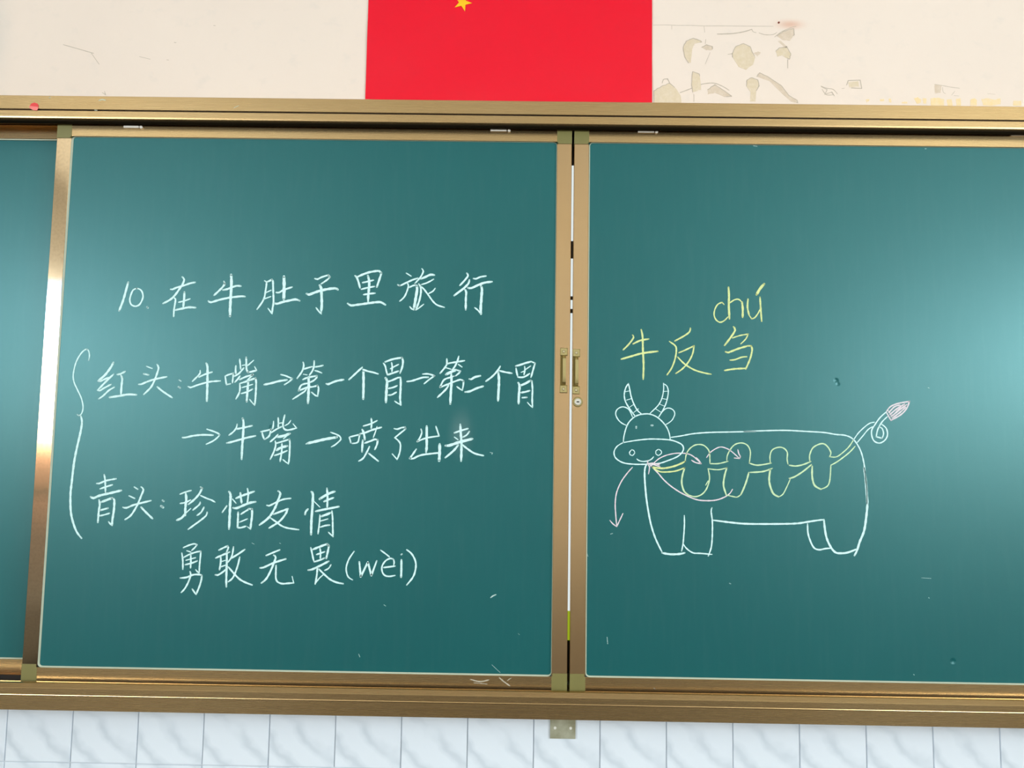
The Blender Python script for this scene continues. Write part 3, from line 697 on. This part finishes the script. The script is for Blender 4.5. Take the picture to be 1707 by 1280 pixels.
wr(T_ % '珍', Qr, ['24:95,225 180,190 275,165', '26:100,370 180,355 265,315', '38:185,205 195,300 180,450 180,560', '36:45,635 120,600 180,530', '24:180,530 265,450', '32:420,110 445,130 400,220 320,310 230,385', '26:420,245 520,290 600,320 650,350', '28:415,350 400,390 300,475', '28:475,430 430,510 365,560', '28:525,510 510,560 430,630 320,710 225,780'])
wr(T_ % '惜', Qr, ['34:835,410 765,510', '40:870,185 895,230 888,400 880,600 870,775', '24:925,300 980,365', '34:980,290 1100,240 1270,180', '34:1050,205 1060,290 1070,365', '28:1162,135 1175,230 1160,370', '38:935,440 990,445 1100,400 1200,360 1290,345', '32:1015,510 1012,620 1005,750', '28:1060,540 1120,500 1180,465', '34:1180,455 1235,460 1235,560 1220,680 1210,775', '26:1040,665 1160,615', '28:1005,750 1050,755 1140,730', '22:1210,775 1165,740'])
wr(T_ % '友', Rr, ['28:235,400 270,408 400,345 500,305 615,290', '36:415,175 450,210 410,330 350,470 260,600 120,710', '32:345,540 450,500 570,455', '32:570,455 530,540 460,630 400,680 270,760', '28:295,600 380,660 470,725 570,760 740,785'])
wr(T_ % '情', Rr, ['34:885,460 850,500 840,545', '40:940,185 965,230 955,450 940,650 935,860', '18:985,340 1075,430', '40:1070,300 1150,250 1240,205 1310,182', '32:1140,340 1210,310 1290,280', '32:1185,130 1195,250 1190,430', '34:1005,495 1120,470 1250,445 1375,420', '26:1075,550 1070,650 1045,850', '38:1095,575 1180,545 1250,515', '28:1265,490 1275,600 1278,750 1282,895', '24:1280,890 1240,855 1210,825', '28:1080,650 1200,615', '28:1080,745 1160,720 1230,712'])
Tr = (290, 900, S9); Ur = (420, 900, S9); Vr = (550, 900, S9)
T_ = 'white chalk character %s in the bottom line'
wr(T_ % '勇', Tr, ['26:150,120 230,85 320,60 365,75 330,120 280,165', '26:205,170 265,190', '26:125,205 140,320 140,465', '26:155,275 250,225 370,185 425,180 420,250 405,400 400,520', '24:400,520 370,500 345,470', '28:265,225 268,330 262,440', '26:190,320 340,280', '28:180,390 280,365 370,330', '30:100,600 200,590 300,550 400,545 440,560 435,620 400,740 350,860', '26:350,860 320,820 290,775', '28:255,500 265,550 230,660 170,770 115,830'])
wr(T_ % '敢', Tr, ['28:710,160 790,120 850,95 860,120 835,185', '30:660,285 760,240 880,190', '34:835,190 835,350 828,600 828,740', '30:740,265 740,350 720,470', '22:750,340 820,320', '28:740,425 820,395', '30:655,550 690,555 760,515 820,465', '26:942,105 925,220 900,290 850,355', '30:905,290 1010,225 1120,150', '28:1040,270 1010,400 960,540 920,610 860,660', '30:860,425 950,530 1040,620 1130,670 1235,710'])
wr(T_ % '无', Ur, ['28:225,245 330,200 440,155', '32:130,440 180,435 300,380 420,335 535,300', '32:345,240 375,270 345,370 280,520 220,620 150,680', '28:382,400 378,520 380,610 410,665 480,690 560,685 660,678', '24:660,678 635,575'])
wr(T_ % '畏', Ur, ['28:930,120 945,180 970,300 985,345', '34:950,155 1060,110 1190,65 1215,90 1200,180 1175,290', '26:1075,130 1085,200 1080,295', '28:1020,230 1080,210 1150,185', '28:985,345 1080,315 1145,285', '34:890,475 950,465 1060,415 1215,335', '28:1035,435 1025,560 1000,695', '20:1000,690 1060,610 1130,545', '24:1250,390 1210,450 1150,480', '30:1060,460 1140,540 1240,625 1340,670 1440,690'])
wr('white chalk opening parenthesis before the word wèi', Ur, ['24:1615,180 1540,290 1500,390 1490,470 1510,560 1540,600 1590,630'], name='chalk_parenthesis')
wr('white chalk pinyin word wèi in the bottom line', Vr, ['32:465,345 475,450 487,580 600,350 655,560 740,330', '28:850,435 930,425 1030,412', '26:1008,400 1015,350 1000,300 960,290 890,320 840,380 820,440 830,510 870,560 940,575 1030,560', '24:800,160 870,210 940,265', '34:1130,310 1130,450 1125,590', '38:1128,230 1138,222'], name='chalk_word')
wr('white chalk closing parenthesis after the word wèi', Vr, ['28:1215,155 1280,205 1330,280 1358,370 1350,480 1310,590 1215,710'], name='chalk_parenthesis')
# right panel
Wr = (1020, 460, 6.0964)
T_ = 'yellow chalk character %s above the cow'
Yl = 'chalk_yellow'
wr(T_ % '牛', Wr, ['17:210,600 220,625 175,690 115,750', '18:215,690 290,655 375,640', '20:95,845 200,815 310,785 465,765', '20:298,545 312,620 315,750 322,900 318,1050'], Yl, p=2)
wr(T_ % '反', Wr, ['17:798,530 790,565 740,605 640,660', '16:585,665 640,705 655,740 645,830 610,930 560,1005', '16:680,780 740,755 835,710 820,790 780,870 720,940 650,990', '16:670,825 740,895 840,955 940,985 1010,998'], Yl, p=2)
wr(T_ % '刍', Wr, ['20:1235,515 1252,550 1210,620 1145,705', '13:1225,630 1300,605 1385,590 1360,640 1310,690', '20:1155,770 1180,778 1280,740 1375,712', '18:1375,710 1415,710 1425,750 1405,840 1360,945', '16:1200,855 1250,850 1320,825 1370,820', '18:1145,960 1240,945 1365,938'], Yl, p=2)
wr('yellow chalk pinyin word chú above 刍', Wr, ['14:1140,290 1120,268 1080,285 1050,330 1038,390 1055,440 1095,470 1140,455 1180,415', '22:1185,115 1190,200 1188,300 1195,435', '14:1195,275 1250,240 1290,238 1320,265', '22:1322,265 1330,340 1328,420', '18:1383,235 1378,320 1395,400', '14:1395,400 1420,435 1450,425 1485,380 1505,340', '18:1505,215 1512,330 1522,460', '28:1548,80 1505,130 1470,190'], Yl, name='chalk_word', p=2)
Xr = (1010, 630, 8.0); Yr = (1060, 700, 6.4); Zr = (1240, 640, 5.69); AAr = (1180, 780, 5.69); BBr = (1010, 750, 6.7368)
cow = wr('white chalk outline of the cow body with its four legs', Zr, ['13:0,450 200,443 400,440 600,450 760,460 870,478 950,485 1010,505 1060,550 1110,640 1140,760 1155,900 1165,1000 1168,1138'], name='cow_body_drawing', p=2)
def sub(lab, cr, data, name, material='chalk_white', ws=0.95):
    o = strokes(name, cr, data, material, None, YB1, lab, ws); o.parent = cow; return o
sub('white chalk line of the cow back behind its head', Yr, ['14:375,185 480,170 620,145 800,132 1000,128 1280,122'], 'back_line')
sub('white chalk rump and hind leg of the cow', AAr, ['22:1480,0 1495,100 1507,250 1512,350 1500,480 1480,600 1440,700 1415,780 1390,830', '20:1410,770 1330,800 1270,808 1210,800 1160,740 1120,640 1100,490'], 'hind_leg')
sub('second white chalk hind leg, the smaller one', AAr, ['16:945,530 950,620 975,700 1010,760 1060,775 1110,765 1170,760'], 'hind_leg')
sub('white chalk belly line of the cow', AAr, ['18:1100,490 1050,495 950,510 850,525 700,530 400,530 250,520 50,495'], 'belly_line')
sub('white chalk chest and front leg of the cow', BBr, ['20:465,150 440,200 435,300 450,500 475,680 510,850 560,1000 630,1145', '24:630,1155 720,1170 820,1168 885,1155', '16:880,735 882,830 875,950 865,1060 850,1135'], 'front_leg')
sub('second white chalk front leg, nearer the belly', BBr, ['16:868,1055 910,1110 980,1155 1060,1160 1190,1172', '17:1190,650 1182,690 1195,800 1195,950 1185,1080 1165,1150 1150,1190'], 'front_leg')
head = wr('white chalk cow head with snout, smile, eyes and nostrils', Xr, ['17:232,855 240,780 265,680 300,600 360,535 430,495 530,478 600,485 680,520 750,580 810,655 845,740 858,820', '18:232,860 150,910 110,980 120,1050 170,1100 250,1135 380,1150 530,1150 700,1140 830,1100 950,1050 1010,1000 1035,945 1015,890 940,850 850,825 700,815 560,815 400,832 290,850 232,860'], name='cow_head_drawing', p=2)
def hsub(lab, data, name):
    o = strokes(name, Xr, data, 'chalk_white', None, YB1, lab, 0.95); o.parent = head
hsub('left chalk horn with four rungs', ['18:300,75 265,130 245,220 260,310 310,400 390,510', '18:300,75 318,150 335,240 370,340 420,430 480,485', '12:250,185 325,170', '12:275,295 340,275', '12:315,390 380,345', '12:370,460 435,410'], 'horn')
hsub('right chalk horn with four rungs', ['15:768,70 770,150 750,260 700,360 590,470', '16:775,80 815,110 832,190 810,310 770,410 705,520', '11:765,180 840,175', '11:745,272 805,285', '11:710,345 780,375', '12:655,405 740,460'], 'horn')
hsub('left chalk ear', ['16:355,520 320,440 280,400 215,385 150,420 130,480 160,550 210,600 280,635'], 'ear')
hsub('right chalk ear', ['14:705,515 760,440 800,408 850,402 900,430 918,480 890,550 850,590 800,620'], 'ear')
hsub('left chalk eye dot', ['32:405,650 405,668'], 'eye'); hsub('right chalk eye dot', ['32:608,632 622,632'], 'eye')
hsub('left chalk nostril ring', ['13:345,955 315,990 325,1025 355,1035 385,1000 370,965 345,955'], 'nostril')
hsub('right chalk nostril ring', ['13:700,950 665,975 665,1010 700,1035 740,1005 735,970 700,950'], 'nostril')
hsub('curved chalk smile', ['17:412,1078 440,1100 490,1112 560,1105 610,1080 635,1050'], 'mouth')
tail = wr('white chalk looped tail of the cow', Zr, ['11:1040,530 1090,460 1160,395 1200,370 1238,362', '11:1075,555 1130,490 1180,430 1222,405', '13:1350,265 1290,320 1240,390 1212,440 1215,500 1240,545 1290,560 1340,530 1362,480 1350,420 1305,380', '13:1360,310 1310,360 1270,430 1255,500 1310,515 1325,470 1310,420 1285,410'], name='cow_tail_drawing', p=2)
tuft = strokes('tail_tuft', Zr, ['14:1350,265 1390,215 1460,185 1570,165 1545,230 1490,290 1395,345 1350,265', '15:1375,270 1430,215 1480,200', '15:1385,290 1450,235 1525,190', '15:1395,310 1470,250 1545,195', '15:1405,325 1480,270 1535,220', '13:1370,255 1400,300', '14:1410,300 1500,205'], 'chalk_pink', None, YB1, 'scribbled pinkish white tuft at the tail end', 0.95); tuft.parent = tail
gut = wr('yellow chalk gullet line from the cow mouth to the first stomach', Yr, ['20:170,500 220,510 300,515 400,495 480,465 525,440', '16:180,510 240,545 300,555 420,545 520,510'], 'chalk_yellow', name='gullet_drawing', p=2)
def st(lab, cr, data, name='stomach'):
    o = strokes(name, cr, data, 'chalk_pale_yellow', None, YB1, lab, 1.0); o.parent = gut
st('first yellow chalk stomach, nearest the head', Yr, ['13:525,440 540,360 580,300 640,265 710,265 760,300 785,350 790,465', '18:520,510 495,600 490,680 515,760 560,800', '14:560,800 630,818 700,795 750,740 780,660 785,600 770,520', '14:770,650 745,695'])
st('tube between the first and second stomachs', Yr, ['13:790,465 880,465 985,440', '12:770,520 880,530 970,510'], 'tube')
st('second yellow chalk stomach', Yr, ['13:970,430 975,380 1010,310 1060,260 1130,245 1190,270 1220,330 1218,400 1210,455', '18:970,510 945,600 935,700 965,800', '12:965,800 1030,815 1080,822 1120,795', '18:1120,795 1150,730 1180,650 1205,560'])
st('tube between the second and third stomachs', Zr, ['13:50,750 130,770 260,750', '14:60,838 180,830 270,800'], 'tube')
st('third yellow chalk stomach', Zr, ['12:250,745 248,680 270,625 330,600 380,610 412,650 410,710 418,760', '18:250,810 240,900 250,970 280,1040 330,1070', '10:330,1070 370,1045 410,970 440,900'])
st('tube between the third and fourth stomachs', Zr, ['14:430,770 490,778 560,765 635,735', '15:430,895 480,880 560,830 640,765'], 'tube')
st('fourth yellow chalk stomach, nearest the tail', Zr, ['13:625,730 625,670 660,600 740,565 790,590 825,650 812,690', '17:648,780 648,880 670,960 730,998', '12:730,998 790,970 815,910 825,770'])
st('tube from the fourth stomach up to the tail', Zr, ['11:812,690 880,690 950,640 1000,590 1040,530', '12:825,770 880,740 950,690 1010,640 1055,590'], 'tube')
wr('pink chalk arrow curving down from the cow chin', BBr, ['14:298,195 240,260 170,360 120,480 105,600 110,720 122,860', '13:45,790 80,830 122,860 150,800 192,712'], 'chalk_pink', name='chalk_arrow', p=2)
wr('pink chalk arrow from the mouth into the first stomach', Yr, ['12:185,465 250,410 330,375 430,355 540,358 600,380 650,420 695,465', '14:640,400 670,430 695,465 640,455 595,430'], 'chalk_pink', name='chalk_arrow', p=2)
wr('pink chalk arrow from the first stomach over to the second', Yr, ['12:755,400 800,340 890,290 960,300 1020,335 1105,410', '13:1088,315 1098,360 1115,390 1105,410 1050,405'], 'chalk_pink', name='chalk_arrow', p=2)
wr('long pink chalk arrow from the second stomach back to the mouth', Yr, ['14:1030,740 1000,785 940,825 850,855 740,860 650,850 560,815 470,770 380,710 300,640 230,560 150,480', '12:130,430 125,470 145,500 135,575', '13:120,470 180,460 250,480', '12:120,460 200,480 260,500', '11:150,490 200,470 260,465'], 'chalk_pink', name='chalk_arrow', p=2)
# faint marks left on the boards
I1 = (0, 0, 1)
o = strokes('chalk_smear', I1, ['2:818,996 822,993 827,991', '1.2:598,1090 600,1095', '1.5:640,1008 643,1010', '1.5:817,754 821,755 820,757', '0.7:820,1108 834,1121', '1:864,1056 866,1058', '1:420,905 424,907', '1:466,905 468,906'], 'chalk_faint', None, YB1, 'faint chalk smears'); o['kind'] = 'stuff'; put(p1, o1x, o1z, o)
o = strokes('chalk_smear', I1, ['1.6:1216,972 1218,973', '0.7:1536,963 1552,964', '1.5:1548,996 1549,997', '1.6:1523,1124 1524,1125', '1.6:1542,248 1544,248', '1.4:1256,243 1262,244', '1.6:1018,890 1021,889', '1.3:977,918 980,927', '1.3:1012,1062 1013,1073', '1.3:1547,646 1549,647'], 'chalk_faint', None, YB1, 'faint chalk specks'); o['kind'] = 'stuff'; put(p2, o2x, o2z, o)
o = strokes('chalk_dust', I1, ['2:784,1132 800,1136 815,1133', '1.5:790,1138 812,1140', '2:832,1129 840,1136 850,1143', '1.5:846,1134 852,1130', '1.5:1090,1147 1092,1148'], 'chalk_dust', None, 0, 'chalk dust on the lower frame'); o['kind'] = 'stuff'; put(p1, o1x, o1z, o)
o = strokes('chalk_dust', I1, ['1.8:165,167.5 170,166 176,167', '1.5:82,163 84,162', '1.4:158,183.5 162,184', '1.2:390,180 398,176'], 'bead', frame, -.030, 'pale scratches on the top rail'); o['kind'] = 'stuff'

# scrap of red paper stuck on the top rail
rs = P(57.5, 178, -.030)
scrap = thing('paper_scrap', 'small round scrap of red paper stuck on the top rail near its left end', 'paper scrap', rs)
def sp(pts, y0, y1):
    return prism_xz([((a - 57.5) * .00132, -(b_ - 178) * .00132) for a, b_ in pts][::-1], y0, y1)
link('upper_half', *sp([(49.5, 177), (52, 172.5), (57, 170.8), (62, 172), (64.5, 175.5), (64, 179), (57, 178.5)], -.0009, -.0002), 'red_paper', scrap)
o = link('folded_flap', *sp([(49.5, 176.8), (57, 178), (64, 178.5), (65.5, 181), (62.5, 185), (56, 184.5), (50, 181)], -.0020, -.0010), 'pink_paper', scrap)
o['label'] = 'lighter pinkish folded flap'
